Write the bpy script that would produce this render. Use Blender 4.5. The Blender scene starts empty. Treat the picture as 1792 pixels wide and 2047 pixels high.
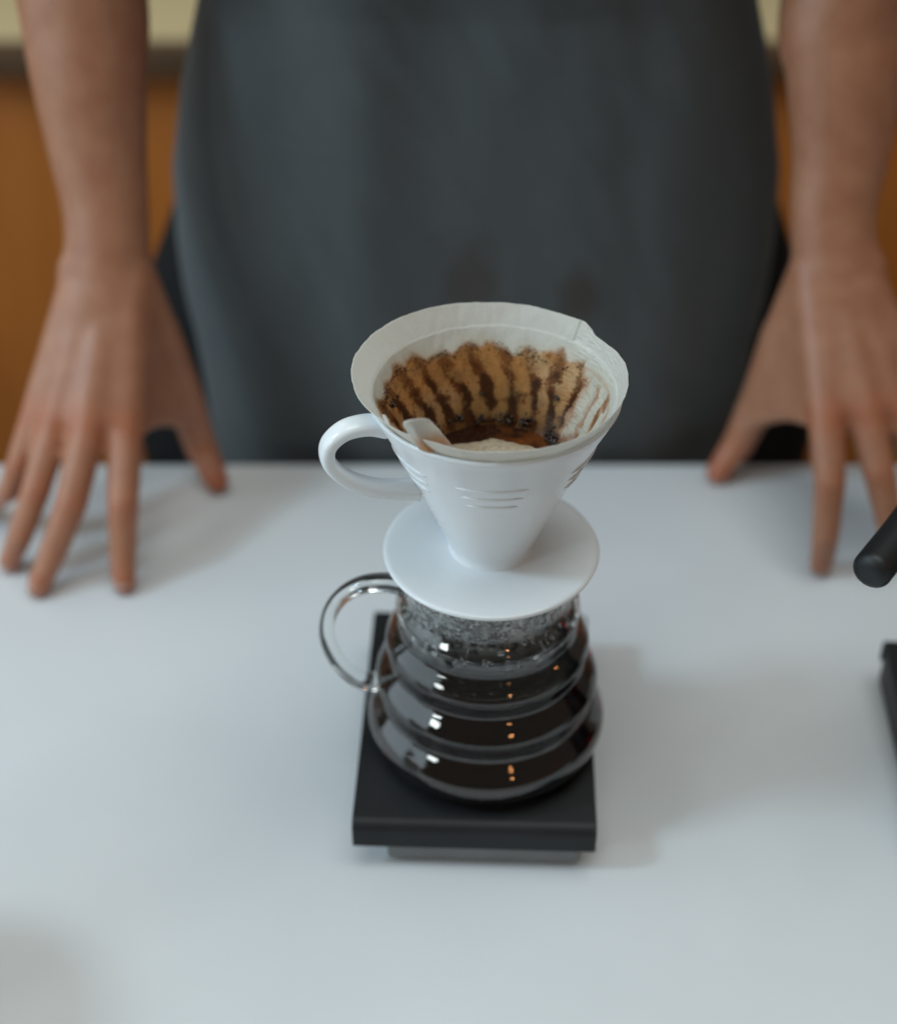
import bpy, bmesh, math, random
import numpy as np
from mathutils import Vector, Matrix, noise
R = math.radians
PI = math.pi
random.seed(4)
sc = bpy.context.scene
C = sc.collection

# ------------------------------------------------------------------ camera
CAMZ, PITCH, FPX = 0.645, 38.0, 3200.0          # metres above the table, degrees down, focal length for a 1792 px wide frame
cd = bpy.data.cameras.new('camera'); cam = bpy.data.objects.new('camera', cd); C.objects.link(cam)
cam.location = (0, 0, CAMZ); cam.rotation_euler = (R(90 - PITCH), 0, 0)
cd.sensor_fit = 'VERTICAL'; cd.sensor_height = 36.0; cd.lens = FPX / 2046 * 36
cd.clip_start = 0.02; cd.clip_end = 50
cd.dof.use_dof = True; cd.dof.focus_distance = 0.712; cd.dof.aperture_fstop = 3.1
sc.camera = cam

# ------------------------------------------------------------------ world and lamps (indoors: no sky, no sun)
w = bpy.data.worlds.new('World'); sc.world = w; w.use_nodes = True
bg = w.node_tree.nodes['Background']; bg.inputs[0].default_value = (1.0, 0.88, 0.72, 1); bg.inputs[1].default_value = 0.055

def lamp(name, kind, loc, target, energy, color, size=None, size_y=None):
    d = bpy.data.lights.new(name, kind); o = bpy.data.objects.new(name, d); C.objects.link(o)
    o.location = loc; d.energy = energy; d.color = color
    if kind == 'AREA':
        d.shape = 'RECTANGLE'; d.size = size; d.size_y = size_y or size
        o.rotation_euler = (Vector(target) - Vector(loc)).to_track_quat('-Z', 'Y').to_euler()
    else:
        d.shadow_soft_size = size
    return o
KD = Vector((-1.06, -0.20, 1.0)).normalized()
AIM = Vector((0.03, 0.60, 0.05))
LW = dict(world=.105, key=16.0, ceil=29.0, room=19.0, back=1.6, bulb=.7, front=6.5)
bg.inputs[1].default_value = LW['world']
lamp('window_light', 'AREA', AIM + KD * 2.4, AIM, LW['key'], (0.60, 0.84, 1.0), 0.34, 0.34)
lamp('ceiling_light', 'AREA', (0.15, 0.50, 2.3), (0.1, 0.60, 0), LW['ceil'], (0.94, 1.0, 0.98), 1.9, 1.3)
lamp('side_fill', 'AREA', (-2.1, 0.42, 0.80), (-0.1, 0.9, 0.15), LW['room'], (0.74, 0.90, 1.0), 2.2, 1.7)  # added fill from the left for arms and apron, no known window
lamp('front_fill', 'AREA', (-1.75, -0.75, 1.05), (0, 0.65, 0.15), LW['front'], (0.92, 1.0, 1.0), 0.34, 0.30)  # added fill from the front left, replaces part of the ambient light
lamp('back_counter_lamp', 'AREA', (-0.5, 1.45, 1.1), (-0.4, 1.75, 0), LW['back'], (1.0, 0.80, 0.52), 0.7, 0.3)
sc.view_settings.view_transform = 'Standard'; sc.view_settings.look = 'None'
sc.view_settings.exposure = 0.0; sc.view_settings.gamma = 1.0
cy = sc.cycles
cy.use_denoising = True; cy.max_bounces = 14; cy.transmission_bounces = 12; cy.transparent_max_bounces = 12
cy.caustics_refractive = True; cy.caustics_reflective = False; cy.blur_glossy = 0.5; cy.sample_clamp_indirect = 12.0

# ------------------------------------------------------------------ helpers
def P(px, py, h=None, z=None):
    """World point seen at (px, py) of the 1792x2046 photograph at horizontal distance h or height z."""
    t = R(PITCH) + math.atan((py - 1023) / FPX)
    if h is None: h = (CAMZ - z) / math.tan(t)
    else: z = CAMZ - h * math.tan(t)
    dep = h * math.cos(R(PITCH)) + (CAMZ - z) * math.sin(R(PITCH))
    return Vector(((px - 896) / FPX * dep, h, z))

def tag(o, label=None, cat=None, group=None, kind=None):
    for k, v in (('label', label), ('category', cat), ('group', group), ('kind', kind)):
        if v: o[k] = v
    return o

def thing(name, label, cat, loc=(0, 0, 0), rz=0, group=None):
    o = bpy.data.objects.new(name, None); C.objects.link(o)
    o.location = loc; o.rotation_euler = (0, 0, rz); o.empty_display_size = 0.02
    return tag(o, label, cat, group)

def mk(name, verts, faces, mat, parent=None, smooth=True):
    me = bpy.data.meshes.new(name)
    me.from_pydata([tuple(v) for v in verts], [], [tuple(int(i) for i in f) for f in faces])
    me.materials.append(mat)
    if smooth: me.polygons.foreach_set('use_smooth', [True] * len(me.polygons))
    me.update()
    o = bpy.data.objects.new(name, me); C.objects.link(o)
    if parent: o.parent = parent
    return o

def autosmooth(o, ang=35):
    me = o.data; bm = bmesh.new(); bm.from_mesh(me)
    for e in bm.edges:
        if len(e.link_faces) == 2 and e.calc_face_angle(0) > R(ang): e.smooth = False
    bm.to_mesh(me); bm.free(); return o

def catmull(pts, n):
    pts = [np.array(p, float) for p in pts]; out = []
    q = [2 * pts[0] - pts[1]] + pts + [2 * pts[-1] - pts[-2]]
    for i in range(1, len(q) - 2):
        for k in range(n):
            t = k / n
            out.append(0.5 * ((2 * q[i]) + (q[i+1] - q[i-1]) * t + (2*q[i-1] - 5*q[i] + 4*q[i+1] - q[i+2]) * t*t
                              + (3*q[i] - q[i-1] - 3*q[i+1] + q[i+2]) * t**3))
    out.append(pts[-1]); return out

def lathe(name, prof, seg, mat, parent=None, closed=False, cap0=False, cap1=False):
    verts, faces = [], []
    n = len(prof)
    for r, z in prof:
        for k in range(seg):
            a = 2 * PI * k / seg; verts.append((r * math.cos(a), r * math.sin(a), z))
    m = n if closed else n - 1
    for i in range(m):
        j = (i + 1) % n
        for k in range(seg):
            l = (k + 1) % seg
            faces.append((i*seg+k, i*seg+l, j*seg+l, j*seg+k))
    if cap0: faces.append(tuple(range(seg))[::-1])
    if cap1: faces.append(tuple((n-1)*seg + k for k in range(seg)))
    return mk(name, verts, faces, mat, parent)

def sweep(pts, rad, seg=20, up=Vector((0, 1, 0)), flat=1.0, caps=True, power=2.0):
    """tube round a path; rad = list of radii; flat scales the width along `up`."""
    V, F = [], []
    n = len(pts); pts = [Vector(p) for p in pts]
    for i, p in enumerate(pts):
        t = (pts[min(i+1, n-1)] - pts[max(i-1, 0)]).normalized()
        s = up - t * up.dot(t)
        s = s.normalized() if s.length > 1e-4 else t.orthogonal().normalized()
        b = t.cross(s)
        for k in range(seg):
            a = 2 * PI * k / seg; ca, sa = math.cos(a), math.sin(a)
            e = 2.0 / power
            ca = math.copysign(abs(ca) ** e, ca); sa = math.copysign(abs(sa) ** e, sa)
            V.append(p + s * (ca * rad[i] * flat) + b * (sa * rad[i]))
    for i in range(n - 1):
        for k in range(seg):
            l = (k + 1) % seg; F.append((i*seg+k, i*seg+l, (i+1)*seg+l, (i+1)*seg+k))
    if caps:
        F.append(tuple(range(seg))[::-1]); F.append(tuple((n-1)*seg + k for k in range(seg)))
    return V, F

def rbox(name, x0, x1, y0, y1, z0, z1, mat, parent=None, bev=0.002, seg=3):
    bm = bmesh.new(); bmesh.ops.create_cube(bm, size=1)
    for v in bm.verts:
        v.co = Vector((x0 + (v.co.x + .5) * (x1-x0), y0 + (v.co.y + .5) * (y1-y0), z0 + (v.co.z + .5) * (z1-z0)))
    if bev: bmesh.ops.bevel(bm, geom=bm.edges[:], offset=bev, segments=seg, profile=0.5, affect='EDGES')
    me = bpy.data.meshes.new(name); bm.to_mesh(me); bm.free(); me.materials.append(mat)
    me.polygons.foreach_set('use_smooth', [True] * len(me.polygons))
    o = bpy.data.objects.new(name, me); C.objects.link(o)
    if parent: o.parent = parent
    return autosmooth(o, 50)

# ------------------------------------------------------------------ materials
class Mat:
    def __init__(s, name):
        s.m = bpy.data.materials.new(name); s.m.use_nodes = True
        s.nt = s.m.node_tree; s.b = s.nt.nodes['Principled BSDF']; s.out = s.nt.nodes['Material Output']
        s.tc = s.n('ShaderNodeTexCoord')
    def n(s, t, **kw):
        x = s.nt.nodes.new(t)
        for k, v in kw.items(): setattr(x, k, v)
        return x
    def l(s, a, b): s.nt.links.new(a, b); return s
    def set(s, **kw):
        for k, v in kw.items():
            k = k.replace('_', ' ')
            s.b.inputs[k].default_value = (*v, 1) if isinstance(v, tuple) and len(v) == 3 and 'Radius' not in k else v
        return s
    def noise(s, scale, detail=4, rough=.55, dist=0, stretch=None):
        n = s.n('ShaderNodeTexNoise'); n.inputs['Scale'].default_value = scale; n.inputs['Detail'].default_value = detail
        n.inputs['Roughness'].default_value = rough; n.inputs['Distortion'].default_value = dist
        if stretch:
            mp = s.n('ShaderNodeMapping'); mp.inputs['Scale'].default_value = stretch
            s.l(s.tc.outputs['Object'], mp.inputs[0]).l(mp.outputs[0], n.inputs['Vector'])
        else: s.l(s.tc.outputs['Object'], n.inputs['Vector'])
        return n
    def ramp(s, src, stops):
        r = s.n('ShaderNodeValToRGB'); e = r.color_ramp.elements
        while len(e) < len(stops): e.new(0.5)
        for el, (p, c) in zip(e, stops): el.position = p; el.color = (*c, 1) if len(c) == 3 else c
        s.l(src, r.inputs[0]); return r
    def color(s, src, stops): r = s.ramp(src, stops); s.l(r.outputs[0], s.b.inputs['Base Color']); return r
    def bump(s, src, strength, dist=0.001, into=None):
        b = s.n('ShaderNodeBump'); b.inputs['Strength'].default_value = strength; b.inputs['Distance'].default_value = dist
        s.l(src, b.inputs['Height']).l(b.outputs[0], (into or s.b).inputs['Normal']); return b

def g(v): return (v, v, v)
m = Mat('white_laminate'); n = m.noise(7, 5, .6); m.color(n.outputs[0], [(.3, (.645, .672, .695)), (.7, (.68, .707, .728))])
n2 = m.noise(900, 2); m.bump(n2.outputs[0], .05, .0004); m.set(Roughness=.36)
r = m.ramp(m.noise(18, 4).outputs[0], [(.35, g(.30)), (.7, g(.44))]); m.l(r.outputs[0], m.b.inputs['Roughness']); M_TABLE = m.m
m = Mat('white_porcelain'); m.set(Roughness=.22, Coat_Weight=.15, Coat_Roughness=.08); n = m.noise(60, 3)
m.color(n.outputs[0], [(.3, (.80, .835, .855)), (.7, (.82, .85, .87))]); m.bump(m.noise(45, 2).outputs[0], .06, .0008); M_CER = m.m
m = Mat('clear_glass'); m.set(Base_Color=(.975, .995, .985), Roughness=.0, IOR=1.48, Transmission_Weight=1.0); M_GLASS = m.m
m = Mat('fogged_glass'); m.set(Base_Color=(.97, .99, .985), Roughness=.04, IOR=1.33, Transmission_Weight=1.0)
M_DROP = m.m
m = Mat('condensation_film'); a = m.noise(230, 3, .6, 0); b = m.noise(60, 3, .5)
sep = m.n('ShaderNodeSeparateXYZ'); m.l(m.tc.outputs['Object'], sep.inputs[0])
mr = m.n('ShaderNodeMapRange'); mr.inputs['From Min'].default_value = .090; mr.inputs['From Max'].default_value = .106; mr.inputs['To Min'].default_value = .0; mr.inputs['To Max'].default_value = 1.0
m.l(sep.outputs['Z'], mr.inputs['Value'])
ra = m.ramp(a.outputs[0], [(.43, g(.06)), (.56, g(.85))]); rb = m.ramp(b.outputs[0], [(.35, g(.35)), (.6, g(1))])
mu = m.n('ShaderNodeMath', operation='MULTIPLY'); mu2 = m.n('ShaderNodeMath', operation='MULTIPLY'); tp = m.n('ShaderNodeBsdfTransparent'); mx = m.n('ShaderNodeMixShader')
m.set(Base_Color=(.80, .82, .82), Roughness=.35); m.bump(a.outputs[0], .6, .001)
m.l(ra.outputs[0], mu.inputs[0]).l(rb.outputs[0], mu.inputs[1]).l(mu.outputs[0], mu2.inputs[0]).l(mr.outputs[0], mu2.inputs[1])
m.l(mu2.outputs[0], mx.inputs[0]).l(tp.outputs[0], mx.inputs[1]).l(m.b.outputs[0], mx.inputs[2]).l(mx.outputs[0], m.out.inputs[0]); M_FOG = m.m
m = Mat('black_coffee'); m.set(Base_Color=(1, 1, 1), Roughness=.0, IOR=1.34, Transmission_Weight=1.0)
va = m.n('ShaderNodeVolumeAbsorption'); va.inputs[0].default_value = (.66, .22, .03, 1); va.inputs[1].default_value = 75; m.l(va.outputs[0], m.out.inputs['Volume']); M_COFFEE = m.m
m = Mat('black_plastic'); m.set(Roughness=.55, Specular_IOR_Level=.4); n = m.noise(1200, 2)
m.color(m.noise(30, 4).outputs[0], [(.3, (.006, .007, .008)), (.7, (.012, .013, .0145))]); m.bump(n.outputs[0], .15, .0003); M_BLACK = m.m
m = Mat('matte_black_handle'); m.set(Roughness=.5); m.color(m.noise(60, 3).outputs[0], [(.3, (.005, .007, .008)), (.7, (.008, .010, .011))])
m.bump(m.noise(1500, 2).outputs[0], .15, .0003); M_HANDLE = m.m
m = Mat('grey_plastic'); m.set(Roughness=.3); m.color(m.noise(40, 3).outputs[0], [(.3, (.15, .155, .155)), (.7, (.19, .195, .195))]); M_GREY = m.m
m = Mat('brushed_steel'); m.set(Base_Color=(.55, .55, .54), Metallic=1.0, Roughness=.28); M_STEEL = m.m
m = Mat('lcd'); m.set(Base_Color=(.05, .07, .06), Roughness=.12); M_LCD = m.m
m = Mat('rubber'); m.set(Base_Color=(.02, .02, .02), Roughness=.8); M_RUB = m.m

# paper: colour from the stain attribute, partly translucent
m = Mat('filter_paper')
att = m.n('ShaderNodeAttribute', attribute_name='Col'); fn = m.noise(1400, 3, .7)
mul = m.n('ShaderNodeMixRGB', blend_type='MULTIPLY'); mul.inputs[0].default_value = 1
rr = m.ramp(fn.outputs[0], [(.3, g(.90)), (.7, g(1.0))])
m.l(att.outputs['Color'], mul.inputs[1]).l(rr.outputs[0], mul.inputs[2]).l(mul.outputs[0], m.b.inputs['Base Color'])
m.set(Roughness=.55, Specular_IOR_Level=.3); bp = m.bump(fn.outputs[0], .25, .0004)
tr = m.n('ShaderNodeBsdfTranslucent'); mx = m.n('ShaderNodeMixShader'); mx.inputs[0].default_value = .50
m.l(mul.outputs[0], tr.inputs[0]).l(m.b.outputs[0], mx.inputs[1]).l(tr.outputs[0], mx.inputs[2]).l(mx.outputs[0], m.out.inputs[0]); M_PAPER = m.m
m = Mat('wet_grounds'); m.set(Roughness=.22, Coat_Weight=.3); m.color(m.noise(900, 3).outputs[0], [(.3, (.010, .005, .004)), (.7, (.045, .018, .008))]); M_GROUND = m.m
m = Mat('slurry'); att = m.n('ShaderNodeAttribute', attribute_name='Col'); m.l(att.outputs['Color'], m.b.inputs['Base Color'])
m.set(Roughness=.10, IOR=1.34); m.bump(m.noise(260, 3).outputs[0], .25, .0008); M_SLURRY = m.m
m = Mat('coffee_foam'); m.set(Roughness=.45); m.color(m.noise(380, 5, .7).outputs[0], [(.28, (.24, .15, .08)), (.45, (.40, .32, .22)), (.75, (.52, .46, .35))])
m.bump(m.noise(900, 3).outputs[0], .5, .0006); M_FOAM = m.m

m = Mat('skin'); att = m.n('ShaderNodeAttribute', attribute_name='Col')
n = m.noise(55, 5, .65); r1 = m.ramp(n.outputs[0], [(.30, (.82, .71, .67)), (.70, (1, 1, 1))])
mul = m.n('ShaderNodeMixRGB', blend_type='MULTIPLY'); mul.inputs[0].default_value = 1
m.l(att.outputs['Color'], mul.inputs[1]).l(r1.outputs[0], mul.inputs[2]).l(mul.outputs[0], m.b.inputs['Base Color'])
m.set(Roughness=.42, Subsurface_Weight=.35, Subsurface_Scale=.006, Specular_IOR_Level=.5)
m.b.inputs['Subsurface Radius'].default_value = (1.0, .35, .2)
m.bump(m.noise(420, 4, .6).outputs[0], .35, .0006); M_SKIN = m.m
m = Mat('fingernail'); m.set(Base_Color=(.40, .245, .195), Roughness=.25); M_NAIL = m.m

def fabric(name, c0, c1, weave=1400):
    m = Mat(name); m.set(Roughness=.9, Specular_IOR_Level=.2, Sheen_Weight=.25, Sheen_Roughness=.5)
    m.b.inputs['Sheen Tint'].default_value = (.8, .85, .9, 1)
    a = m.noise(9, 6, .65); b = m.noise(1, 2, .5, 0, (weave, weave, weave * .25))
    r = m.ramp(a.outputs[0], [(.3, c0), (.7, c1)]); r2 = m.ramp(b.outputs[0], [(.3, g(.82)), (.7, g(1.0))])
    mu = m.n('ShaderNodeMixRGB', blend_type='MULTIPLY'); mu.inputs[0].default_value = 1
    m.l(r.outputs[0], mu.inputs[1]).l(r2.outputs[0], mu.inputs[2]); m.bump(b.outputs[0], .3, .0006)
    return m, mu
m, mu = fabric('apron_cloth', (.070, .080, .085), (.086, .096, .100))
# faint brown splashes on the apron
att = m.n('ShaderNodeAttribute', attribute_name='Col'); rs = m.ramp(att.outputs['Fac'], [(.15, g(0)), (.8, g(.75))])
mixs = m.n('ShaderNodeMixRGB'); mixs.inputs[2].default_value = (.050, .040, .032, 1)
m.l(rs.outputs[0], mixs.inputs[0]).l(mu.outputs[0], mixs.inputs[1]).l(mixs.outputs[0], m.b.inputs['Base Color']); M_APRON = m.m
m, mu = fabric('dark_trousers', (.009, .010, .011), (.014, .015, .016)); m.set(Sheen_Weight=0.0); m.l(mu.outputs[0], m.b.inputs['Base Color']); M_TROUSERS = m.m
m, mu = fabric('dark_shirt', (.02, .02, .022), (.03, .03, .033)); m.l(mu.outputs[0], m.b.inputs['Base Color']); M_SHIRT = m.m
m = Mat('orange_veneer'); n = m.noise(3, 6, .6, .6, (14, 14, 1.2)); m.color(n.outputs[0], [(.25, (.38, .118, .018)), (.75, (.49, .160, .028))]); m.set(Roughness=.45); M_ORANGE = m.m
m = Mat('cream_top'); n = m.noise(3, 5, .6, .3, (1.5, 10, 10)); m.color(n.outputs[0], [(.25, (.50, .40, .22)), (.75, (.57, .46, .27))]); m.set(Roughness=.4); M_CREAM = m.m
m = Mat('shaded_edge'); m.color(m.noise(12, 3).outputs[0], [(.3, (.075, .040, .018)), (.7, (.11, .058, .026))]); m.set(Roughness=.6); M_EDGE = m.m  # shade on the counter's front edge is put into this dark brown
m = Mat('floor_boards'); n = m.noise(4, 5, .6, .3, (2, 12, 1)); m.color(n.outputs[0], [(.25, (.10, .065, .04)), (.75, (.16, .11, .07))]); m.set(Roughness=.5); M_FLOOR = m.m

# ------------------------------------------------------------------ setting: floor, table, back counter
fl = mk('floor', [(-4, -3, -.78), (4, -3, -.78), (4, 4, -.78), (-4, 4, -.78)], [(0, 1, 2, 3)], M_FLOOR, None, False); tag(fl, kind='structure')
tb = thing('table', 'white laminate tabletop that the coffee set stands on', 'table', (0, .48, -.78))
rbox('tabletop', -.95, .95, -.40, .401, .742, .780, M_TABLE, tb, .005, 4)
for x in (-.88, .88):
    for y in (-.34, .30):
        rbox('leg', x-.025, x+.025, y-.025, y+.025, 0, .7415, M_GREY, tb, .003)
bc = thing('back_counter', 'orange wooden cabinet with a cream top, behind the barista', 'counter', (0, 1.62, -.78))
rbox('cabinet', -1.9, 1.9, .03, .60, 0, .741, M_ORANGE, bc, .003)
rbox('counter_edge', -1.93, 1.93, 0, .02, .742, .776, M_EDGE, bc, .002)
rbox('countertop', -1.93, 1.93, .0205, .62, .742, .781, M_CREAM, bc, .003)

# ------------------------------------------------------------------ drip scale
def make_scale(name, label, loc, rz, group=None, solid=False):
    s = thing(name, label, 'kitchen scale', loc, rz, group)
    # platform: a black sheet folded down at the front and back with rounded folds (x 120 mm, y 180 mm)
    hx, hy, zt, zb, rd, th = .061, .0815, .032, .0155, .0060, .0028
    def prof(o):
        pts = []
        a = [(-hy + o, zb), (-hy + o, zt - rd)]
        pts += a
        for k in range(1, 12):
            t = k / 12 * PI / 2; pts.append((-hy + rd - (rd - o) * math.cos(t), zt - rd + (rd - o) * math.sin(t)))
        pts.append((-hy + rd, zt - o))
        return pts + [(-y, z) for y, z in reversed(pts)]
    po, pi_ = prof(0), prof(th)
    V, F = [], []
    n = len(po)
    for x in (-hx, hx):
        for y, z in po: V.append((x, y, z))
        for y, z in pi_: V.append((x, y, z))
    k2 = 2 * n
    for i in range(n - 1):
        F.append((i, i+1, k2+i+1, k2+i)); F.append((n+i+1, n+i, k2+n+i, k2+n+i+1))
        F.append((i+1, i, n+i, n+i+1)); F.append((k2+i, k2+i+1, k2+n+i+1, k2+n+i))
    F += [(0, k2, k2+n, n), (n-1, 2*n-1, k2+2*n-1, k2+n-1)]
    pl = mk('platform', V, F, M_BLACK, s)
    bv = pl.modifiers.new('bevel', 'BEVEL'); bv.width = .0006; bv.segments = 2; bv.limit_method = 'ANGLE'; bv.angle_limit = R(50)
    autosmooth(pl, 40)
    if solid: rbox('base', -.0605, .0605, -.0775, .0787, .002, .0291, M_BLACK, s, .004)
    else: rbox('base', -.044, .054, -.0775, .074, .002, .0265, M_GREY, s, .002)
    rbox('display', -.020, .020, .0742, .0750, .006, .014, M_LCD, s, .0003)
    for x in (-.032, .042):
        for y in (-.062, .060):
            f = lathe('foot', [(.005, 0), (.006, .0005), (.006, .0022)], 16, M_RUB, s, cap0=True, cap1=True); f.location = (x, y, 0)
    return s
SX, SY = 0.0155, 0.6115
make_scale('drip_scale', 'black folded-plate drip scale under the glass coffee server', (SX, SY, 0), R(-2.0))
rz2 = R(-3.0); cr = Matrix.Rotation(rz2, 3, 'Z') @ Vector((-.061, .0815, 0)); tgt = P(1765, 1272, z=.032)
S2 = (tgt.x - cr.x, tgt.y - cr.y, 0)
make_scale('drip_scale', 'black scale cut off by the right edge of the picture, below the black handle', S2, rz2, solid=True)

# ------------------------------------------------------------------ glass server
CX, CY, Z0 = 0.0195, 0.597, 0.032
sv = thing('glass_server', 'clear glass ribbed coffee server with droplets inside its neck, on the black scale', 'coffee server', (CX, CY, Z0))
tiers = [(.0445, .0008), (.0540, .0030), (.0590, .0080), (.0609, .0135), (.0612, .0172), (.0606, .0200), (.0592, .0228), (.0573, .0255), (.0555, .0280), (.0540, .0300), (.0533, .0322),
         (.0537, .0350), (.0548, .0385), (.0560, .0420), (.0565, .0440), (.0558, .0467), (.0540, .0496), (.0520, .0522), (.0501, .0545), (.0489, .0567), (.0491, .0592), (.0499, .0625), (.0508, .0655),
         (.0512, .0675), (.0506, .0700), (.0490, .0727), (.0470, .0752), (.0453, .0772), (.0443, .0795), (.0444, .0820), (.0450, .0855), (.0456, .0885), (.0458, .0902), (.0450, .0928),
         (.0434, .0952), (.0421, .0972), (.0412, .0995), (.0410, .1030), (.0411, .1070), (.0414, .1140), (.0419, .1190)]
outer = catmull(tiers, 5)
def offset(prof, d):
    out = []
    for i, p in enumerate(prof):
        a, b = prof[max(i-1, 0)], prof[min(i+1, len(prof)-1)]
        t = np.array(b) - np.array(a); t = t / (np.linalg.norm(t) + 1e-9)
        out.append(np.array([p[0] - t[1] * d, p[1] + t[0] * d]))
    return out
inner = offset(outer, .0018)
prof = [np.array([.0004, .0024]), np.array([.02, .0024]), np.array([.036, .0014])] + outer + [np.array([.0416, .1202]), np.array([.0406, .1200])] + inner[::-1] + [np.array([.036, .0034]), np.array([.02, .0044]), np.array([.0004, .0044])]
lathe('glass_body', prof, 160, M_GLASS, sv, cap0=True, cap1=True)
LVL = .0700
lq = offset(outer, .00172)
pr = [np.array([.0004, .00455]), np.array([.02, .00455]), np.array([.036, .0036])] + [p for p in lq if p[1] < LVL]
rl = pr[-1][0]
pr += [np.array([rl, LVL + .0006]), np.array([rl - .0012, LVL]), np.array([.03, LVL]), np.array([.0004, LVL])]
cf = lathe('brewed_coffee', pr, 128, M_COFFEE, None, cap0=True, cap1=True); cf.location = (CX, CY, Z0)
tag(cf, 'dark brewed coffee filling the ribbed glass server', 'coffee')
# handle: glass loop on the left
hp = [(-.0398, .1040), (-.0500, .1062), (-.0620, .1045), (-.0725, .0965), (-.0788, .0840), (-.0800, .0690), (-.0750, .0530), (-.0670, .0425), (-.0600, .0395), (-.0560, .0400)]
hpts = [Vector((p[0], -.004, p[1])) for p in catmull(hp, 6)]
N = len(hpts)
hr = [.0038 + .0010 * (1 - math.sin(PI * i / (N - 1))) for i in range(N)]
V, F = sweep(hpts, hr, 24, Vector((0, 1, 0)), 1.25)
gh = mk('handle', V, F, M_GLASS, sv)
# condensation: droplets on the inside of the neck and upper tiers
def drop_mesh(count, zs, rfun, sizes, name, mat, parent, seed, thet=None, flat=.55):
    rnd = random.Random(seed)
    bm = bmesh.new(); bmesh.ops.create_icosphere(bm, subdivisions=1, radius=1)
    bv = [v.co.copy() for v in bm.verts]; bf = [[v.index for v in f.verts] for f in bm.faces]; bm.free()
    V, F = [], []
    for _ in range(count):
        z = zs(rnd); a = thet(rnd) if thet else rnd.uniform(0, 2*PI); s = sizes(rnd)
        r, sl = rfun(z)
        nrm = Vector((-math.cos(a), -math.sin(a), 0)); tg = Vector((-math.sin(a), math.cos(a), 0)); up = Vector((math.cos(a) * sl, math.sin(a) * sl, 1)).normalized()
        nrm = tg.cross(up)
        if nrm.dot(Vector((math.cos(a), math.sin(a), 0))) > 0: nrm = -nrm
        o = Vector((r * math.cos(a), r * math.sin(a), z)); b0 = len(V); e = rnd.uniform(.85, 1.2)
        for v in bv: V.append(o + nrm * (v.x * s * flat) + tg * (v.y * s) + up * (v.z * s * e))
        for f in bf: F.append([b0 + i for i in f])
    ob = mk(name, V, F, mat, parent); tag(ob, kind='stuff'); return ob
iz = np.array([p[1] for p in inner]); ir = np.array([p[0] for p in inner])
def rin(z):
    r = float(np.interp(z, iz, ir)); r2 = float(np.interp(z + .001, iz, ir)); return r, (r2 - r) / .001
drop_mesh(1100, lambda q: .118 - (q.random() ** 1.6) * .034, rin, lambda q: .0006 + .0016 * q.random() ** 2.5, 'water_droplet', M_DROP, sv, 5)
fm = [( rin(z)[0] - .00022, z) for z in np.linspace(.0600, .1185, 100)]
lathe('condensation', fm, 160, M_FOG, sv)
drop_mesh(420, lambda q: q.uniform(.058, .086), rin, lambda q: .0003 + .0006 * q.random() ** 3, 'water_droplet', M_DROP, sv, 6)

# ------------------------------------------------------------------ dripper
DZ = .1535                                           # world height of the base plate's underside
DCX, DCY = .0205, .597
dr = thing('dripper', 'white porcelain cone dripper standing on the glass server', 'coffee dripper', (DCX, DCY, DZ))
H = .0945                                            # rim above the plate underside
oc = catmull([(.0206, .0045), (.0199, .0075), (.0212, .012), (.0252, .022), (.0316, .037), (.0378, .052), (.0441, .066), (.0499, .079), (.0546, .0885), (.0563, .0925)], 6)
lip = [(.0570, .0935), (.0571, .0944), (.0564, .0950), (.0552, .0946), (.0545, .0935)]
ic = [(.0510, .0860), (.0415, .0665), (.0296, .0420), (.0180, .018), (.0118, .0045), (.0105, .0), (.0186, .0)]
lathe('cone', [tuple(p) for p in oc] + lip + ic, 160, M_CER, dr, closed=True)
bp_ = [(.0130, .0002), (.0130, .0046), (.0208, .0050), (.0235, .0044), (.0300, .0041), (.0420, .0040), (.0495, .0044), (.0514, .0042), (.0520, .0033), (.0514, .0018), (.0480, .0004), (.040, .0), (.038, -.003), (.036, -.003), (.034, .0001)]
lathe('base_plate', bp_, 160, M_CER, dr, closed=True)
# handle: a flat porcelain band
ang = R(196)
e1 = Vector((math.cos(ang), math.sin(ang), 0)); side = Vector((-e1.y, e1.x, 0))
hp = [(.0505, .0840), (.0590, .0865), (.0690, .0855), (.0762, .0795), (.0772, .0715), (.0730, .0635), (.0655, .0565), (.0560, .0512), (.0470, .0482), (.0360, .0460)]
hpts = [e1 * p[0] + Vector((0, 0, p[1])) for p in catmull(hp, 6)]
N = len(hpts); hr = [.0034 + .0009 * abs(2 * i / (N-1) - 1) ** 2 for i in range(N)]
V, F = sweep(hpts, hr, 28, side, 1.55, power=2.6)
mk('handle', V, F, M_CER, dr)
# three short raised ribs under the rim on each of three sides
ocz = [p[1] for p in oc]; ocr = [p[0] for p in oc]
for c in (R(268), R(335), R(210), R(90)):
    for k, z in enumerate((.0725, .0660, .0595)):
        r0 = float(np.interp(z, ocz, ocr)); hw = R(20 - 2 * k)
        pts = [Vector(((r0 - .0001) * math.cos(c + t), (r0 - .0001) * math.sin(c + t), z)) for t in np.linspace(-hw, hw, 26)]
        rad = [.00085 * min(1, .25 + 6 * min(i, 25 - i) / 25) for i in range(26)]
        V, F = sweep(pts, rad, 10, Vector((0, 0, 1)), 1.3)
        mk('rib', V, F, M_CER, dr)

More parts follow.
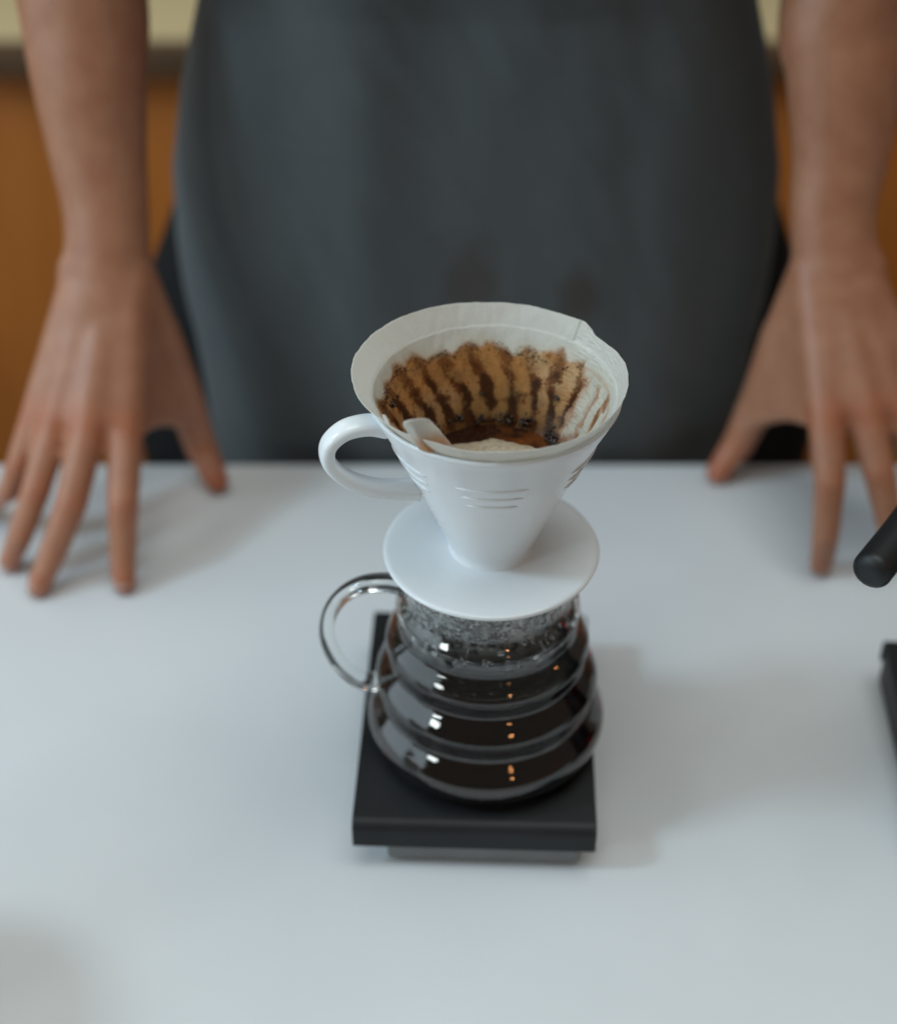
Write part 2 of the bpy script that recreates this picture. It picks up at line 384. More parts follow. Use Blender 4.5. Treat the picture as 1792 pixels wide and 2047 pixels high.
# ------------------------------------------------------------------ paper filter with coffee stains
fp = thing('paper_filter', 'off-white paper filter stained brown with coffee, inside the porcelain dripper', 'paper filter', (DCX, DCY, DZ))
icz = [.0045, .018, .0420, .0665, .0860, .0935, .0946]; icr = [.0118, .0180, .0296, .0415, .0510, .0545, .0550]
POOL = .0520
def sst(a, b, x): t = min(1, max(0, (x - a) / (b - a))); return t * t * (3 - 2 * t)
def nz(x, y, z): return noise.noise(Vector((x, y, z)))
def ztop(a):                     # a = azimuth, -pi..pi; front is -pi/2
    front = math.exp(-((a + R(75)) / R(48)) ** 2)
    z = .1042 - .0010 * front
    seam = R(47)
    if a < seam:
        d = (seam - a); z -= (.0006 + .0034 * sst(0, R(14), d)) * math.exp(-(d / R(42)) ** 2)
    z += .00025 * nz(a * 7, 3, 1) + .00008 * nz(a * 30, 5, 1) + .0007 * math.sin(3 * a + 1) + .0001 * math.sin(11 * a)
    d = (a + R(136)) / R(9); z -= .0010 * math.exp(-d * d)
    d = (a + R(100)) / R(10); z -= .0018 * math.exp(-d * d)
    return z
NT, NS = 900, 170
V, cols = [], []
def nz(x, y, z): return noise.noise(Vector((x, y, z)))
PAPER = np.array([.88, .875, .83]); WET = np.array([.82, .77, .64]); TAN = np.array([.68, .318, .080]); BRN = np.array([.22, .066, .013]); DRK = np.array([.022, .009, .005])
def sst(a, b, x): t = min(1, max(0, (x - a) / (b - a))); return t * t * (3 - 2 * t)
def stain(a, z, x, y):
    t = (.0946 - z) / (.0946 - POOL)                 # 0 at the rim of the cup, 1 at the pool
    ad = math.degrees(a)
    fine = nz(x*420, y*420, z*420) * .5 + nz(x*1100, y*1100, z*1100) * .5
    med = nz(x*150, y*150, z*150); big = nz(x*55, y*55, z*55 + 4)
    ph = 11 * a + 3.0 * t + .95 * nz(x*55, y*55, z*55 + 1) + .25 * med
    lobe = abs(math.sin(ph))                         # 1 on the bulges of the paper, 0 along the ribs
    dark = .5 - .5 * math.cos(2 * ph + .9)           # the brown side of each bulge
    ad += 7 * big + 9 * med + 2 * fine if 5 < ad < 60 else 0
    right = ad > -62 and ad < 33                     # the nearly clean right side
    t0 = .18 - .060 * lobe ** .7 + .14 * big + .07 * med + .05 * fine
    t0 += .10 * math.exp(-((ad - 85) / 42) ** 2) - .02
    if right: t0 = .13 + .09 * (1 - abs(math.cos((a - R(12)) * 2.6))) + .01 * med
    body = sst(t0 - .05, t0 + .07, t + .05 * fine); halo = sst(t0 - .17, t0 + .02, t)
    c = PAPER * (1 - .55 * halo) + WET * .55 * halo
    if right:
        k = sst(33, 22, ad); e = math.exp(-((t - t0) / .012) ** 2) * .35 * (ad > -30)
        c = c * (1 - e) + TAN * e
        st = body * sst(.45, .72, dark * .75 + .5 * big + .55 * med + .2 * fine + .12) * sst(.20, -.06, abs(ad - 2) / 180 - .02) * sst(23, 14, ad)
        st = max(st, body * (1 - k) * .85, sst(.70, 1, t + .12 * med) * .75)
        c = c * (1 - st * .8) + (TAN * .9 + BRN * .3) * st * .8
        d2 = st * sst(.0, .35, med + fine * .7 + dark * .3 - .1); c = c * (1 - .7 * d2) + BRN * 1.4 * .7 * d2
    else:
        base = TAN * (1.10 - .42 * t) * (1 + .30 * med + .34 * fine) + WET * .10 * max(0, big + .2)
        pale = min(1, sst(.0, .40, big + .30 * sst(100, 60, ad)) * .62 * sst(.85, .3, t) + .12)
        base = base * (1 - pale) + np.array([.88, .68, .40]) * pale
        c = c * (1 - body) + base * body
        amt = sst(.28, .92, dark + .70 * med + 1.1 * fine + .20 * big + .10 * t)
        edge = math.exp(-((t - t0 - .045) / .040) ** 2) * sst(-.15, .25, big + .5 * med + fine * .5 + (.15 if ad > 105 else 0))
        amt = min(1, max(amt * (.62 + .38 * sst(.1, .5, t)), .85 * edge)) * body
        c = c * (1 - amt) + BRN * (1.15 + .9 * fine + .5 * med) * amt
        deep = body * sst(.50, .85, dark * .55 + .50 * sst(.25, .75, t) + .55 * med + .15 * fine - .10)
        deep = max(deep, .8 * body * edge * sst(.10, .35, fine + med))
        c = c * (1 - .72 * deep) + DRK * .72 * deep
        low = sst(.78, .98, t + .08 * med); c = c * (1 - .65 * low) + (BRN * .75 + DRK * .2) * .65 * low
        milk = sst(.5, .75, t) * sst(.15, .5, big + .25 * (ad < 75)) * .30 * (ad < 100)
        c = c * (1 - milk) + np.array([.42, .33, .28]) * milk
    sp = body * sst(.33, .42, nz(x*800, y*800, z*800)) * (.8 if t < t0 + .10 else .15) * (.25 if right else 1)
    return c * (1 - sp) + DRK * sp
for j in range(NT):
    a = -PI + 2 * PI * j / NT + 1e-6
    a = ((a + PI) % (2 * PI)) - PI
    zt = ztop(a)
    for i in range(NS):
        f = i / (NS - 1)
        z = zt + (POOL - .004 - zt) * f
        if z > .0946: r = .0546 + (z - .0946) * .56 + .0002
        else: r = float(np.interp(z, icz, icr)) - .0007
        if z > .0946 and 0 < a < R(47): r += .0010 * math.exp(-((R(47) - a) / R(22)) ** 2)
        t = (.0946 - z) / (.0946 - POOL)
        if t > .08:
            s = abs(math.sin(11 * a + 2.6 * t)); r -= .0009 * (1 - s) ** 1.3 * sst(.08, .3, t) * (1 - .5 * t)
        r += .00035 * nz(math.cos(a) * 3.2, math.sin(a) * 3.2, z * 90) + .00026 * nz(a * 12, z * 1100, 0) * (1 if abs(a - R(22)) < R(24) else .15) + .0003 * nz(a * 16, z * 160, 3)
        if z > .0946:
            q = (z - .0946) / .009; da = min(abs(a - PI), abs(a + PI))
            r += q * (.0002 * math.sin(5 * a + .7) + .0036 * math.exp(-(da / R(42)) ** 2) - .0012 * math.exp(-(a / R(30)) ** 2))
        x, y = r * math.cos(a), r * math.sin(a)
        V.append((x, y, z)); cols.append(stain(a, z, x, y))
F = []
for j in range(NT):
    k = (j + 1) % NT
    for i in range(NS - 1): F.append((j*NS+i, j*NS+i+1, k*NS+i+1, k*NS+i))
def setcol(o, cols):
    ca = o.data.color_attributes.new('Col', 'FLOAT_COLOR', 'POINT')
    arr = np.ones((len(cols), 4), np.float32); arr[:, :3] = np.clip(np.array(cols), 0, 1); ca.data.foreach_set('color', arr.ravel())
fpm = mk('paper_cone', V, F, M_PAPER, fp); setcol(fpm, cols)
sm = fpm.modifiers.new('thick', 'SOLIDIFY'); sm.thickness = .00028; sm.offset = 0
# folded tab of the seam, standing at the front left
def tabpatch(a0, wid, z0, z1, r0, lean, seedc, brown):   # rounded tongue of folded paper
    V, cols = [], []
    na, nb = 26, 40
    for i in range(na):
        u = i / (na - 1) * 2 - 1
        for j in range(nb):
            v = j / (nb - 1)
            top = z1 - (1 - math.sqrt(max(0, 1 - abs(u) ** 2.1))) * .0056
            z = z0 + (top - z0) * v
            rr = r0 + (z - .0946) * .45 + lean * v * v + .0014 * (1 - u * u)
            a = a0 + R(-5) * v
            x, y = rr * math.cos(a) + u * wid / 2 * (1.12 - .16 * v) + .0004 * nz(v * 4, u, 2), rr * math.sin(a) + u * wid * .06 + .0018 * abs(u + .35) - .0006 * v + .0006 * nz(u * 2, v * 3, 7)
            V.append((x, y, z))
            b = brown * (1 - sst(.15, .70, v)) * (1 - .7 * abs(u) ** 3)
            c = PAPER * (1 - b) + (TAN * 1.15) * b
            cols.append(c * (1 + .06 * nz(x*200, y*200, z*200)))
    F = [(i*nb+j, (i+1)*nb+j, (i+1)*nb+j+1, i*nb+j+1) for i in range(na-1) for j in range(nb-1)]
    o = mk('folded_tab', V, F, M_PAPER, fp); setcol(o, cols)
    s = o.modifiers.new('thick', 'SOLIDIFY'); s.thickness = .0004; s.offset = 0
    return o
tabpatch(R(-118), .0124, .0957, .1158, .0540, -.0002, 1, .8)

# slurry pool, foam and grounds
ps = []; V = [(0, 0, 0)]; cols = [np.array([.3, .2, .1])]
NR, NA = 44, 140
def poolcol(x, y):
    r = math.hypot(x, y) / .037
    a = nz(x*120, y*120, 0) * .5 + nz(x*400, y*400, 2) * .3
    c0 = np.array([.022, .007, .0035]); c1 = np.array([.13, .038, .008])
    k = sst(-.1, .75, a + .75 * (x / .037))
    return c0 * (1 - k) + c1 * k
for i in range(1, NR + 1):
    for k in range(NA):
        a = 2*PI*k/NA; rr = i / NR * .0358; x, y = rr*math.cos(a), rr*math.sin(a)
        V.append((x, y, .0003 * nz(x*150, y*150, 0))); cols.append(poolcol(x, y))
F = [(0, 1 + k, 1 + (k+1) % NA) for k in range(NA)] + [(1+(i-1)*NA+k, 1+i*NA+k, 1+i*NA+(k+1) % NA, 1+(i-1)*NA+(k+1) % NA) for i in range(1, NR) for k in range(NA)]
po = mk('coffee_pool', V, F, M_SLURRY, None); setcol(po, cols); po.location = (DCX, DCY, DZ + POOL)
tag(po, 'dark brown wet coffee pooled at the bottom of the paper filter', 'coffee')
V = [(0, 0, 0)]; NR, NA = 26, 90
for i in range(NR + 1):
    for k in range(NA):
        a = 2*PI*k/NA; e = 1 + .16 * nz(math.cos(a) * 2, math.sin(a) * 2, 7) + .05 * nz(math.cos(a) * 8, math.sin(a) * 8, 7)
        f = i / NR; rr = f * .0260 * e; x, y = rr * math.cos(a) * 1.05, rr * math.sin(a) * .92
        V.append((x, y, .0026 * (1 - f ** 4) - .0004 + .0009 * (1 - f) * nz(x*180, y*180, 4)))
F = [(0, 1 + k, 1 + (k+1) % NA) for k in range(NA)] + [(1+i*NA+k, 1+(i+1)*NA+k, 1+(i+1)*NA+(k+1) % NA, 1+i*NA+(k+1) % NA) for i in range(NR) for k in range(NA)]
fo = mk('foam', V, F, M_FOAM, None); fo.location = (DCX - .001, DCY - .002, DZ + POOL + .0003)
tag(fo, 'pale beige foam floating in the middle of the wet coffee in the filter', 'foam')
# grounds
bm = bmesh.new(); bmesh.ops.create_icosphere(bm, subdivisions=1, radius=1)
bv = [v.co.copy() for v in bm.verts]; bf = [[v.index for v in f.verts] for f in bm.faces]; bm.free()
V, F = [], []
rnd = random.Random(11)
def grain(p, s):
    b0 = len(V); q = Matrix.Rotation(rnd.uniform(0, 6), 3, Vector((rnd.random(), rnd.random(), rnd.random() + .1)).normalized())
    for v in bv:
        k = v * (1 + .35 * (rnd.random() - .5)); k = Vector((k.x, k.y * .8, k.z * .7)); V.append(p + (q @ k) * s)
    for f in bf: F.append([b0 + i for i in f])
def wallpt(a, t, off=.0004):
    z = .0946 + (POOL - .0946) * t; r = float(np.interp(z, icz, icr)) - .0009 - off
    return Vector((r * math.cos(a), r * math.sin(a), z))
for _ in range(620):
    a = R(rnd.uniform(42, 215)); lobe = abs(math.sin(11 * a + .7)); t = .26 - .12 * lobe + abs(rnd.gauss(0, .10))
    grain(wallpt(a, min(t, .98)), rnd.uniform(.00014, .00034))
for a0, t0, nn, sp in ((35, .93, 70, .055), (28, .97, 80, .05), (20, .99, 30, .05), (62, .90, 30, .06), (78, .92, 22, .05), (100, .93, 18, .05), (118, .88, 16, .04), (140, .9, 14, .05), (43, .55, 6, .012), (97, .66, 4, .01), (45, .25, 3, .01), (170, .3, 10, .05)):
    for _ in range(nn):
        a = R(a0 + rnd.gauss(0, sp * 70)); t = t0 + rnd.gauss(0, sp * .6)
        grain(wallpt(a, min(t, 1.0), rnd.uniform(.0002, .0022)), rnd.uniform(.0004, .0012))
for _ in range(160):
    a = R(rnd.uniform(0, 360)); p = Vector((math.cos(a), math.sin(a), 0)) * rnd.uniform(.026, .034); p.z = POOL + .0002; grain(p, rnd.uniform(.0002, .0006))
gr = mk('coffee_grounds', V, F, M_GROUND, None, True); gr.location = (DCX, DCY, DZ)
tag(gr, 'dark wet coffee grounds clinging to the inside of the paper filter', 'coffee grounds', kind='stuff')

# ------------------------------------------------------------------ kettle on the second scale (only its handle end is in the picture)
kc = Vector((S2[0] + .012, S2[1] + .005, .0322))
kt = thing('kettle', 'black kettle with only its thick rounded handle in the picture, at the right edge', 'kettle', kc)
lathe('kettle_body', [(.004, 0), (.052, 0), (.056, .002), (.057, .006), (.052, .06), (.046, .110), (.042, .128), (.0405, .131), (.004, .131)], 96, M_HANDLE, kt, cap0=True, cap1=True)
lathe('lid', [(.0005, .1312), (.039, .1312), (.040, .133), (.036, .136), (.010, .138), (.006, .142), (.010, .150), (.009, .153), (.0005, .154)], 64, M_HANDLE, kt)
sp = catmull([(.050, .02), (.075, .03), (.085, .06), (.080, .09), (.088, .115), (.105, .128), (.120, .126)], 6)
V, F = sweep([Vector((p[0], 0, p[1])) for p in sp], [.007 - .003 * i / len(sp) for i in range(len(sp))], 20)
mk('spout', V, F, M_HANDLE, kt)
E = P(1733, 1150, z=.172) - kc; A = P(1865, 985, z=.176) - kc; B = Vector((-.030, .012, .125))
dirn = (A - E).normalized()
pts, rad = [], []
RH = .0094
for k in range(9):
    t = k / 8 * PI / 2; pts.append(E + dirn * (.0050 * (1 - math.cos(t)))); rad.append(RH - .0062 + .0062 * math.sin(t))
for p in catmull([tuple(E + dirn * .006), tuple(E + dirn * .03), tuple(A), tuple(A + Vector((.008, .004, -.012))), tuple((A + B) / 2 + Vector((.004, 0, -.006))), tuple(B)], 8):
    pts.append(Vector(p)); rad.append(RH)
V, F = sweep(pts, rad, 32, Vector((0, 0, 1)))
mk('handle', V, F, M_HANDLE, kt)

# small lamps of the room, reflected as points of light in the glass
def bulb(label, loc, r, col, power):
    m = Mat('lit_bulb'); m.set(Base_Color=(.8, .8, .8), Emission_Strength=power * LW['bulb']); m.b.inputs['Emission Color'].default_value = (*col, 1)
    b = thing('light_bulb', label, 'light bulb', loc)
    pr = [(.0005, -r)] + [(r * math.sin(t), -r * math.cos(t)) for t in np.linspace(.15, 2.5, 16)] + [(r * .5, r * 1.15), (.0005, r * 1.15)]
    lathe('glass', pr, 32, m.m, b, cap0=True, cap1=True)
    lathe('socket', [(.0005, r * 1.16), (r * .56, r * 1.16), (r * .56, r * 2.2), (r * .2, r * 2.4), (.0005, r * 2.4)], 32, M_BLACK, b, cap0=True, cap1=True)
bulb('warm bulb seen as the orange point in the middle of the coffee server', (.86, -1.42, 1.04), .050, (1.0, .42, .14), 75)
bulb('warm bulb seen as the orange point near the right side of the coffee server', (2.05, .36, .98), .050, (1.0, .34, .10), 45)

# unseen cup added left of the frame to cast the lower left shadow
mg = thing('shadow_caster', 'unseen white cup added to cast a soft shadow in the lower left corner', 'shadow_caster', (-.334, .424, 0))
lathe('caster_body', [(.030, 0), (.040, .001), (.046, .006), (.053, .04), (.058, .10), (.060, .128), (.0592, .130), (.0575, .128), (.055, .10), (.050, .04), (.043, .01), (.030, .007), (.001, .007)], 96, M_CER, mg, cap0=True)
hp = catmull([(-.050, .098), (-.072, .104), (-.090, .090), (-.090, .060), (-.075, .038), (-.050, .030)], 6)
V, F = sweep([Vector((p[0], 0, p[1])) for p in hp], [.005] * len(hp), 16, Vector((0, 1, 0)), 1.5); mk('handle', V, F, M_CER, mg)

# ------------------------------------------------------------------ person
pr_ = thing('person', 'barista in a dark grey apron leaning on the table with spread fingertips', 'person', (0.02, 1.0, -.78))
def capsule(V, F, a, b, ra, rb, seg=18):
    a, b = Vector(a), Vector(b); d = (b - a); L = d.length; d = d / max(L, 1e-6); s = d.orthogonal().normalized(); t = d.cross(s)
    rings = []
    for k in range(0, 6): ph = -PI/2 + k / 6 * PI/2 + .12; rings.append((a + d * (ra * math.sin(ph)), ra * math.cos(ph)))
    rings.append((a, ra)); rings.append((b, rb))
    for k in range(0, 6): ph = (k + 1) / 6 * PI/2 - .12; rings.append((b + d * (rb * math.sin(ph)), rb * math.cos(ph)))
    b0 = len(V)
    for c, r in rings:
        for k in range(seg):
            an = 2*PI*k/seg; V.append(c + s * (r * math.cos(an)) + t * (r * math.sin(an)))
    n = len(rings)
    for i in range(n-1):
        for k in range(seg):
            l = (k+1) % seg; F.append((b0+i*seg+k, b0+i*seg+l, b0+(i+1)*seg+l, b0+(i+1)*seg+k))
    F.append(tuple(b0+k for k in range(seg))[::-1]); F.append(tuple(b0+(n-1)*seg+k for k in range(seg)))
def chain(V, F, pts, rad):
    for i in range(len(pts)-1): capsule(V, F, pts[i], pts[i+1], rad[i], rad[i+1])

BV, BF = [], []
red, nails = [], []
def ellip(V, F, c, rx, ry, rz_, seg=24, rings=14):
    b0 = len(V)
    for i in range(1, rings):
        th = PI * i / rings
        for k in range(seg):
            a = 2*PI*k/seg; V.append(Vector((c[0] + rx*math.sin(th)*math.cos(a), c[1] + ry*math.sin(th)*math.sin(a), c[2] + rz_*math.cos(th))))
    for i in range(rings-2):
        for k in range(seg):
            l = (k+1) % seg; F.append((b0+i*seg+k, b0+(i+1)*seg+k, b0+(i+1)*seg+l, b0+i*seg+l))
    F.append(tuple(b0+k for k in range(seg))); F.append(tuple(b0+(rings-2)*seg+k for k in range(seg))[::-1])

def hand(fingers, thumb, wristc, wside, arm, sgn):
    """fingers: list of 4 joint lists MCP..tip (index first); thumb: CMC, MCP, IP, tip"""
    radii = [(.0112, .0098, .0086, .0072), (.0113, .0099, .0087, .0074), (.0108, .0093, .0082, .0069), (.0098, .0082, .0073, .0061)]
    for q, (fj, rd) in enumerate(zip(fingers, radii)):
        chain(BV, BF, fj, rd)
        for jj, s in ((0, .011), (1, .008), (2, .005)): red.append((fj[jj], s * 1.25, .55 if jj else .8))
        red.append((fj[3], .011, .7))
        nails.append((fj[2], fj[3], rd[3]))
    chain(BV, BF, thumb, (.0150, .0125, .0108, .0082)); red.append((thumb[3], .014, .8)); red.append((thumb[2], .012, .6)); 
    # metacarpals with the flesh between them, filled as a slab
    wpts = [wristc + wside * k for k in (.015, .005, -.005, -.014)]
    for q in range(3):
        for k in range(6):
            f = k / 6; A = wpts[q].lerp(wpts[q+1], f); B = fingers[q][0].lerp(fingers[q+1][0], f)
            sag = math.sin(PI * f); rb = (radii[q][0] * (1 - f) + radii[q+1][0] * f) + .0004 - .0003 * sag
            B = B + (A - B) * (.07 * sag) + Vector((0, .0009, -.0008)) * sag
            capsule(BV, BF, A, B, .0150, rb)
    capsule(BV, BF, wpts[3], fingers[3][0], .0140, radii[3][0])
    # thumb ball and web
    tend = thumb[1].lerp(thumb[2], .42)
    for k in range(9):
        f = k / 8; A = wpts[0].lerp(thumb[0], f); B = fingers[0][0].lerp(tend, f)
        sag = math.sin(PI * f); B = B + (A - B) * (.05 * sag)
        capsule(BV, BF, A, B, .0158 - .0015 * f, .0100 - .0030 * sag)
    # forearm: one flattened, tapering tube
    mc = (fingers[1][0] + fingers[2][0]) / 2
    path = [(wristc.lerp(mc, .42), .026, .0120), (wristc.lerp(mc, .20), .0285, .0170), (wristc, .0270, .0205)] + [(p, hw, th) for p, hw, th in arm]
    pts = catmull([tuple(p) + (hw, th) for p, hw, th in path], 6)
    b0 = len(BV); sg = 36
    for i, q in enumerate(pts):
        t = Vector(pts[min(i+1, len(pts)-1)][:3]) - Vector(pts[max(i-1, 0)][:3]); t.normalize()
        sx = wside - t * wside.dot(t); sx.normalize(); sy = t.cross(sx)
        for k in range(sg):
            an = 2*PI*k/sg; BV.append(Vector(q[:3]) + sx * (q[3] * math.cos(an)) + sy * (q[4] * math.sin(an)))
    for i in range(len(pts)-1):
        for k in range(sg):
            l = (k+1) % sg; BF.append((b0+i*sg+k, b0+i*sg+l, b0+(i+1)*sg+l, b0+(i+1)*sg+k))
    BF.append(tuple(b0+k for k in range(sg))[::-1]); BF.append(tuple(b0+(len(pts)-1)*sg+k for k in range(sg)))
    b = wristc - wside * .0180 + Vector((0, -.002, .000)); ellip(BV, BF, b, .0120, .0120, .018); red.append((b, .012, .2))

# hand on the left of the picture
LH = [[P(252, 858, .803), P(246, 1010, .7675), P(246, 1110, .7545), P(249, 1166, z=.0068)],
      [P(178, 850, .800), P(143, 1008, .7660), P(104, 1110, .7520), P(77, 1172, z=.0070)],
      [P(113, 845, .806), P(74, 975, .7790), P(42, 1068, .7660), P(19, 1124, z=.0066)],
      [P(72, 832, .815), P(38, 930, .7990), P(18, 982, .7960), P(-22, 1016, z=.0060)]]
LT = [P(312, 660, .866), P(366, 785, .868), P(402, 893, .866), P(434, 962, z=.0085)]
wl = P(213, 548, .866)
hand(LH, LT, wl, Vector((1, 0, .0)), [(P(213, 430, .880), .0262, .0200), (P(196, 300, .895), .0298, .0235), (P(177, 140, .910), .0350, .0280), (P(166, 0, .925), .0385, .0320),
     (Vector((-.222, .955, .42)), .041, .036), (Vector((-.190, .900, .62)), .048, .046)], 1)
# hand on the right of the picture
RH_ = [[P(1650, 838, .800), P(1657, 965, .7740), P(1648, 1072, .7610), P(1640, 1130, z=.0066)],
       [P(1728, 832, .800), P(1757, 950, .7750), P(1778, 1050, .7620), P(1797, 1105, z=.0068)],
       [P(1790, 822, .806), P(1838, 930, .7840), P(1868, 1010, .7740), P(1890, 1062, z=.0064)],
       [P(1838, 812, .815), P(1890, 895, .8010), P(1925, 945, .7960), P(1955, 985, z=.0058)]]
RT = [P(1568, 668, .866), P(1520, 790, .868), P(1476, 884, .866), P(1434, 943, z=.0085)]
wr = P(1672, 545, .866)
hand(RH_, RT, wr, Vector((-1, 0, .0)), [(P(1664, 430, .880), .0262, .0200), (P(1680, 300, .895), .0298, .0235), (P(1687, 140, .910), .0350, .0280), (P(1690, 0, .925), .0385, .0320),
     (Vector((.258, .955, .42)), .041, .036), (Vector((.226, .900, .62)), .048, .046)], -1)
# trunk inside the clothes
ellip(BV, BF, (.02, 1.02, .05), .165, .080, .22); ellip(BV, BF, (.02, 1.00, .40), .12, .060, .24)
capsule(BV, BF, (-.165, .890, .63), (.205, .890, .63), .055, .055)
chain(BV, BF, [(.02, .885, .66), (.02, .835, .76), (.02, .80, .80)], [.058, .050, .050])
HD = Vector((.02, .775, .865)); ellip(BV, BF, HD, .074, .092, .100); ellip(BV, BF, HD + Vector((0, -.038, -.060)), .050, .048, .052)
capsule(BV, BF, HD + Vector((0, -.086, .000)), HD + Vector((0, -.106, -.034)), .008, .013)
for sx in (-1, 1): ellip(BV, BF, HD + Vector((sx * .076, .008, -.015)), .008, .018, .030)
capsule(BV, BF, HD + Vector((-.018, -.080, -.066)), HD + Vector((.018, -.080, -.066)), .0075, .0075)
for v in BV:
    v -= pr_.location
tmp = mk('tmp_body', BV, BF, M_SKIN); tmp.location = (0, 0, 0)
rm = tmp.modifiers.new('r', 'REMESH'); rm.mode = 'VOXEL'; rm.voxel_size = .0020; rm.use_smooth_shade = True
s_ = tmp.modifiers.new('s', 'SMOOTH'); s_.factor = .5; s_.iterations = 9
dg = bpy.context.evaluated_depsgraph_get(); bme = bpy.data.meshes.new_from_object(tmp.evaluated_get(dg)); bme.name = 'body'
bpy.data.objects.remove(tmp)
body = bpy.data.objects.new('body', bme); C.objects.link(body); body.parent = pr_
bme.polygons.foreach_set('use_smooth', [True] * len(bme.polygons))
nv = len(bme.vertices); co = np.empty(nv * 3, np.float32); bme.vertices.foreach_get('co', co); co = co.reshape(-1, 3) + np.array(pr_.location)
ne = len(bme.edges); ed = np.empty(ne * 2, np.int32); bme.edges.foreach_get('vertices', ed); ed = ed.reshape(-1, 2)
deg = np.bincount(ed.ravel(), minlength=nv).clip(1)[:, None]
msk = (np.clip((co[:, 2] - .070) / .045, 0, 1) ** 1.5)[:, None] * (co[:, 2] < .62)[:, None]
for it in range(34):
    acc = np.stack([np.bincount(ed[:, 0], co[ed[:, 1], c], nv) + np.bincount(ed[:, 1], co[ed[:, 0], c], nv) for c in range(3)], 1)
    f = .6 if it % 2 == 0 else -.45
    co = co + (acc / deg - co) * (f * msk)
bme.vertices.foreach_set('co', (co - np.array(pr_.location)).astype(np.float32).ravel()); bme.update()
SK = np.array([.41, .195, .112]); RD = np.array([.45, .120, .048])
k = np.zeros(nv)
for p, s, amp in red:
    d2 = ((co - np.array(p)) ** 2).sum(1); k = np.maximum(k, amp * np.exp(-d2 / (s * s)))
colr = SK[None] * (1 - k[:, None]) + RD[None] * k[:, None]
colr = np.c_[colr, np.ones(nv)].astype(np.float32)
ca = bme.color_attributes.new('Col', 'FLOAT_COLOR', 'POINT'); ca.data.foreach_set('color', colr.ravel())
if not bme.materials: bme.materials.append(M_SKIN)
for a, b, r in nails:
    d = (b - a).normalized(); s = d.cross(Vector((0, -.6, .8))).normalized(); up = s.cross(d).normalized()
    if up.y > 0 and up.z < 0: up = -up
    if up.dot(Vector((0, -.6, .8))) < 0: up = -up
    c = b - d * .0035; V = []; NU, NV = 10, 12
    for i in range(NU):
        u = i / (NU-1) * 2 - 1
        for j in range(NV):
            v = j / (NV-1) * 2 - 1
            hw = .80 * r * math.sqrt(max(0.0, 1 - (max(0, abs(v) - .35) / .66) ** 2.2)); th = u * hw / r
            rr = r * (.985 - .05 * v * v)
            V.append(c + d * (v * .0058) + s * (rr * math.sin(th)) + up * (rr * math.cos(th) - .0002) - pr_.location)
    F = [(i*NV+j, (i+1)*NV+j, (i+1)*NV+j+1, i*NV+j+1) for i in range(NU-1) for j in range(NV-1)]
    o = mk('fingernail', V, F, M_NAIL, pr_)

# trousers and shirt behind the apron
def tube_xy(name, levels, mat, seg=96, wob=.003, y_sq=2.4):
    V, F = [], []
    for (z, xc, yc, rx, ry) in levels:
        for k_ in range(seg):
            a = 2*PI*k_/seg; ca_, sa_ = math.cos(a), math.sin(a); e = 2 / y_sq
            x = xc + rx * math.copysign(abs(ca_) ** e, ca_); y = yc + ry * math.copysign(abs(sa_) ** e, sa_)
            wv = wob * nz(math.cos(a) * 4, math.sin(a) * 4, z * 5)
            V.append(Vector((x + wv * ca_, y + wv * sa_, z)) - pr_.location)
    for i in range(len(levels)-1):
        for k_ in range(seg):
            l = (k_+1) % seg; F.append((i*seg+k_, i*seg+l, (i+1)*seg+l, (i+1)*seg+k_))
    F.append(tuple(range(seg))[::-1]); F.append(tuple((len(levels)-1)*seg + k_ for k_ in range(seg)))
    return mk(name, V, F, mat, pr_)
tube_xy('trousers', [(z, .02, 1.020, rx, .104) for z, rx in ((-.76, .19), (-.5, .22), (-.2, .250), (-.05, .258), (.02, .254), (.06, .240), (.10, .222), (.13, .210), (.16, .198), (.19, .182))], M_TROUSERS)
tube_xy('shirt', [(z, .02, yc, rx, ry) for z, rx, ry, yc in ((.192, .178, .090, 1.03), (.26, .155, .082, 1.025), (.34, .145, .078, 1.010), (.45, .165, .085, .965), (.56, .195, .092, .915), (.65, .215, .080, .895), (.70, .17, .066, .885), (.725, .080, .058, .875), (.726, .05, .04, .875))], M_SHIRT)
m = Mat('dark_hair'); m.set(Roughness=.55); m.color(m.noise(3, 4, .6, .2, (90, 90, 12)).outputs[0], [(.3, (.010, .007, .005)), (.7, (.035, .022, .015))]); M_HAIR = m.m
V, F = [], []
ellip(V, F, (0, 0, 0), .081, .099, .104, 48, 28)
V = [v * (1 + .03 * nz(v.x*60, v.y*60, v.z*25)) for v in V]
V = [Vector((v.x, max(v.y, -.075 + .9 * max(0, .055 - v.z)), v.z)) if v.y < 0 else v for v in V]
V = [v + HD + Vector((0, .004, .006)) - pr_.location for v in V]; mk('hair', V, F, M_HAIR, pr_)
m = Mat('eye'); m.set(Base_Color=(.05, .03, .02), Roughness=.08)
for sx in (-1, 1):
    V, F = [], []; ellip(V, F, HD + Vector((sx * .030, -.076, -.006)) - pr_.location, .012, .010, .007, 20, 12); mk('eye', V, F, m.m, pr_)

# loose dark sleeves above the elbows, unseen, added to shade the forearms
for sx, (a0, a1, a2) in ((-1, ((-.222, .950, .385), (-.215, .935, .48), (-.165, .893, .655))), (1, ((.258, .950, .385), (.250, .935, .48), (.205, .893, .655)))):
    pts = [Vector(p) - pr_.location for p in catmull([a0, a1, a2], 8)]
    V, F = sweep(pts, [.062 + .006 * math.sin(i * 1.3) for i in range(len(pts))], 40, Vector((1, 0, 0)))
    mk('shade_sleeve', V, F, M_SHIRT, pr_)

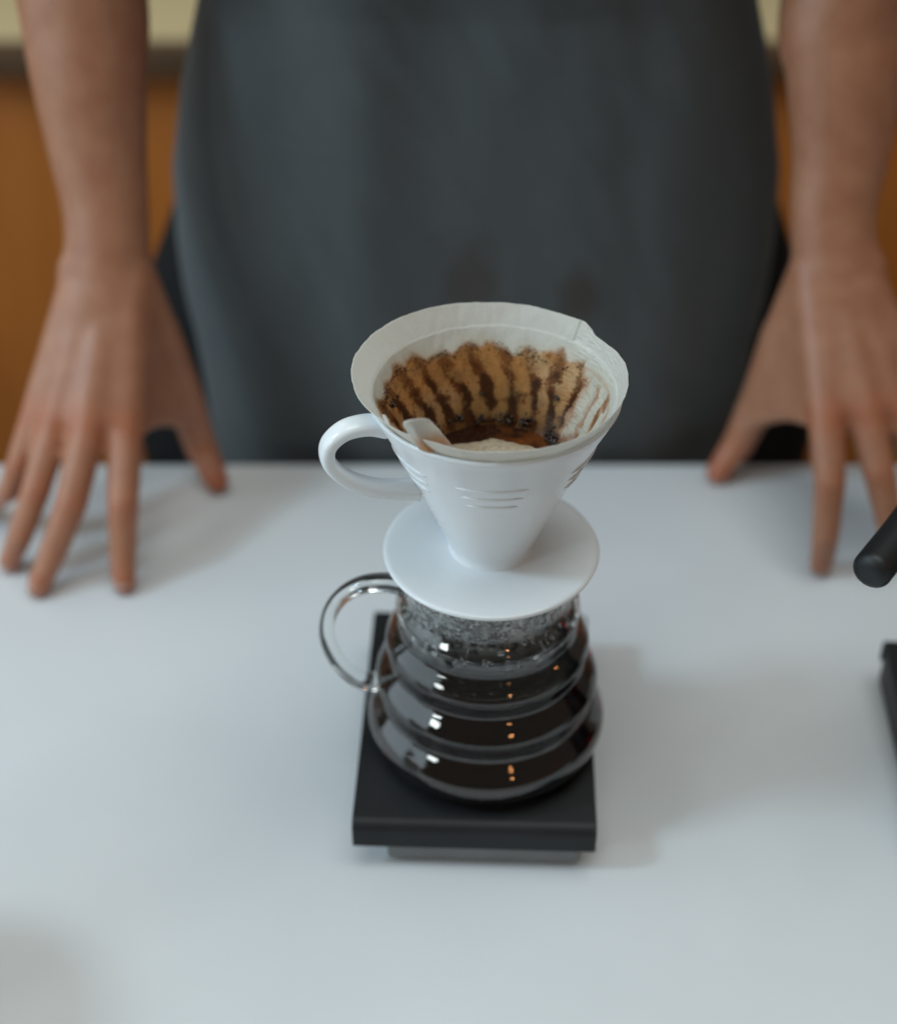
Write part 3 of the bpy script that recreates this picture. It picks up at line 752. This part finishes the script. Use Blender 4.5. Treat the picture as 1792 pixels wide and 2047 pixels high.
# apron: cloth wrapped round the front with soft vertical folds
def apron_pt(u, z, off=0.0):
    zs = (-.45, -.2, -.03, .05, .12, .176, .235, .30, .42, .60)
    W = float(np.interp(z, zs, (.200, .200, .197, .198, .201, .199, .187, .168, .150, .13)))
    Y = float(np.interp(z, (-.45, 0, .1, .2, .3, .42, .6), (.905, .888, .892, .898, .900, .868, .800)))
    a = u * R(82)
    x = .018 + W * math.copysign(abs(math.sin(a)) ** .95, a) / math.sin(R(82)) ** .95
    y = Y + .085 * (1 - math.cos(a)) ** 1.25
    f = .0034 * math.sin(x * 62 + 1.4 + 1.2 * nz(x*3, 0, z*2.5)) * (.35 + .65 * sst(.06, -.06, x))
    f += .008 * nz(x * 9, 2, z * 3.2) + .0030 * nz(x * 26, 5, z * 8)
    f += .0022 * nz(x * 60 + z * 30, 1, z * 25) * .5
    return Vector((x, y + f - off * math.cos(a), z))
def cloth(name, us, zs, off, parent, thick=.0012):
    u1, z0_ = us[-1], zs[0]
    V = [apron_pt(u, z, off - (.0022 * sst(u1 - .10, u1, u) + .0022 * sst(z0_ + .02, z0_, z) if off else 0)) - pr_.location for z in zs for u in us]; n = len(us)
    F = [(j*n+i, j*n+i+1, (j+1)*n+i+1, (j+1)*n+i) for j in range(len(zs)-1) for i in range(n-1)]
    o = mk(name, V, F, M_APRON, parent)
    st = []
    for v in V:
        k = 0
        for sx, sz, sr in ((.0145, .130, .021), (.084, .120, .015), (.030, .100, .016)):
            wx = (v.x + .02 - sx) / sr; wz = (v.z + pr_.location.z - sz) / (sr * 1.5)
            k = max(k, math.exp(-(wx*wx + wz*wz) * (1 + .8 * nz(v.x*60, 3, v.z*60))))
        st.append((k, k, k))
    setcol(o, st); s = o.modifiers.new('t', 'SOLIDIFY'); s.thickness = thick; s.offset = 0
    return o
ap = cloth('apron', np.linspace(-1, 1, 220), np.linspace(-.45, .60, 240), 0, pr_)
zs = np.linspace(-.02, .222, 90)
cloth('pocket', np.linspace(-.78, -.24, 80), zs, .0009, ap, .0005)
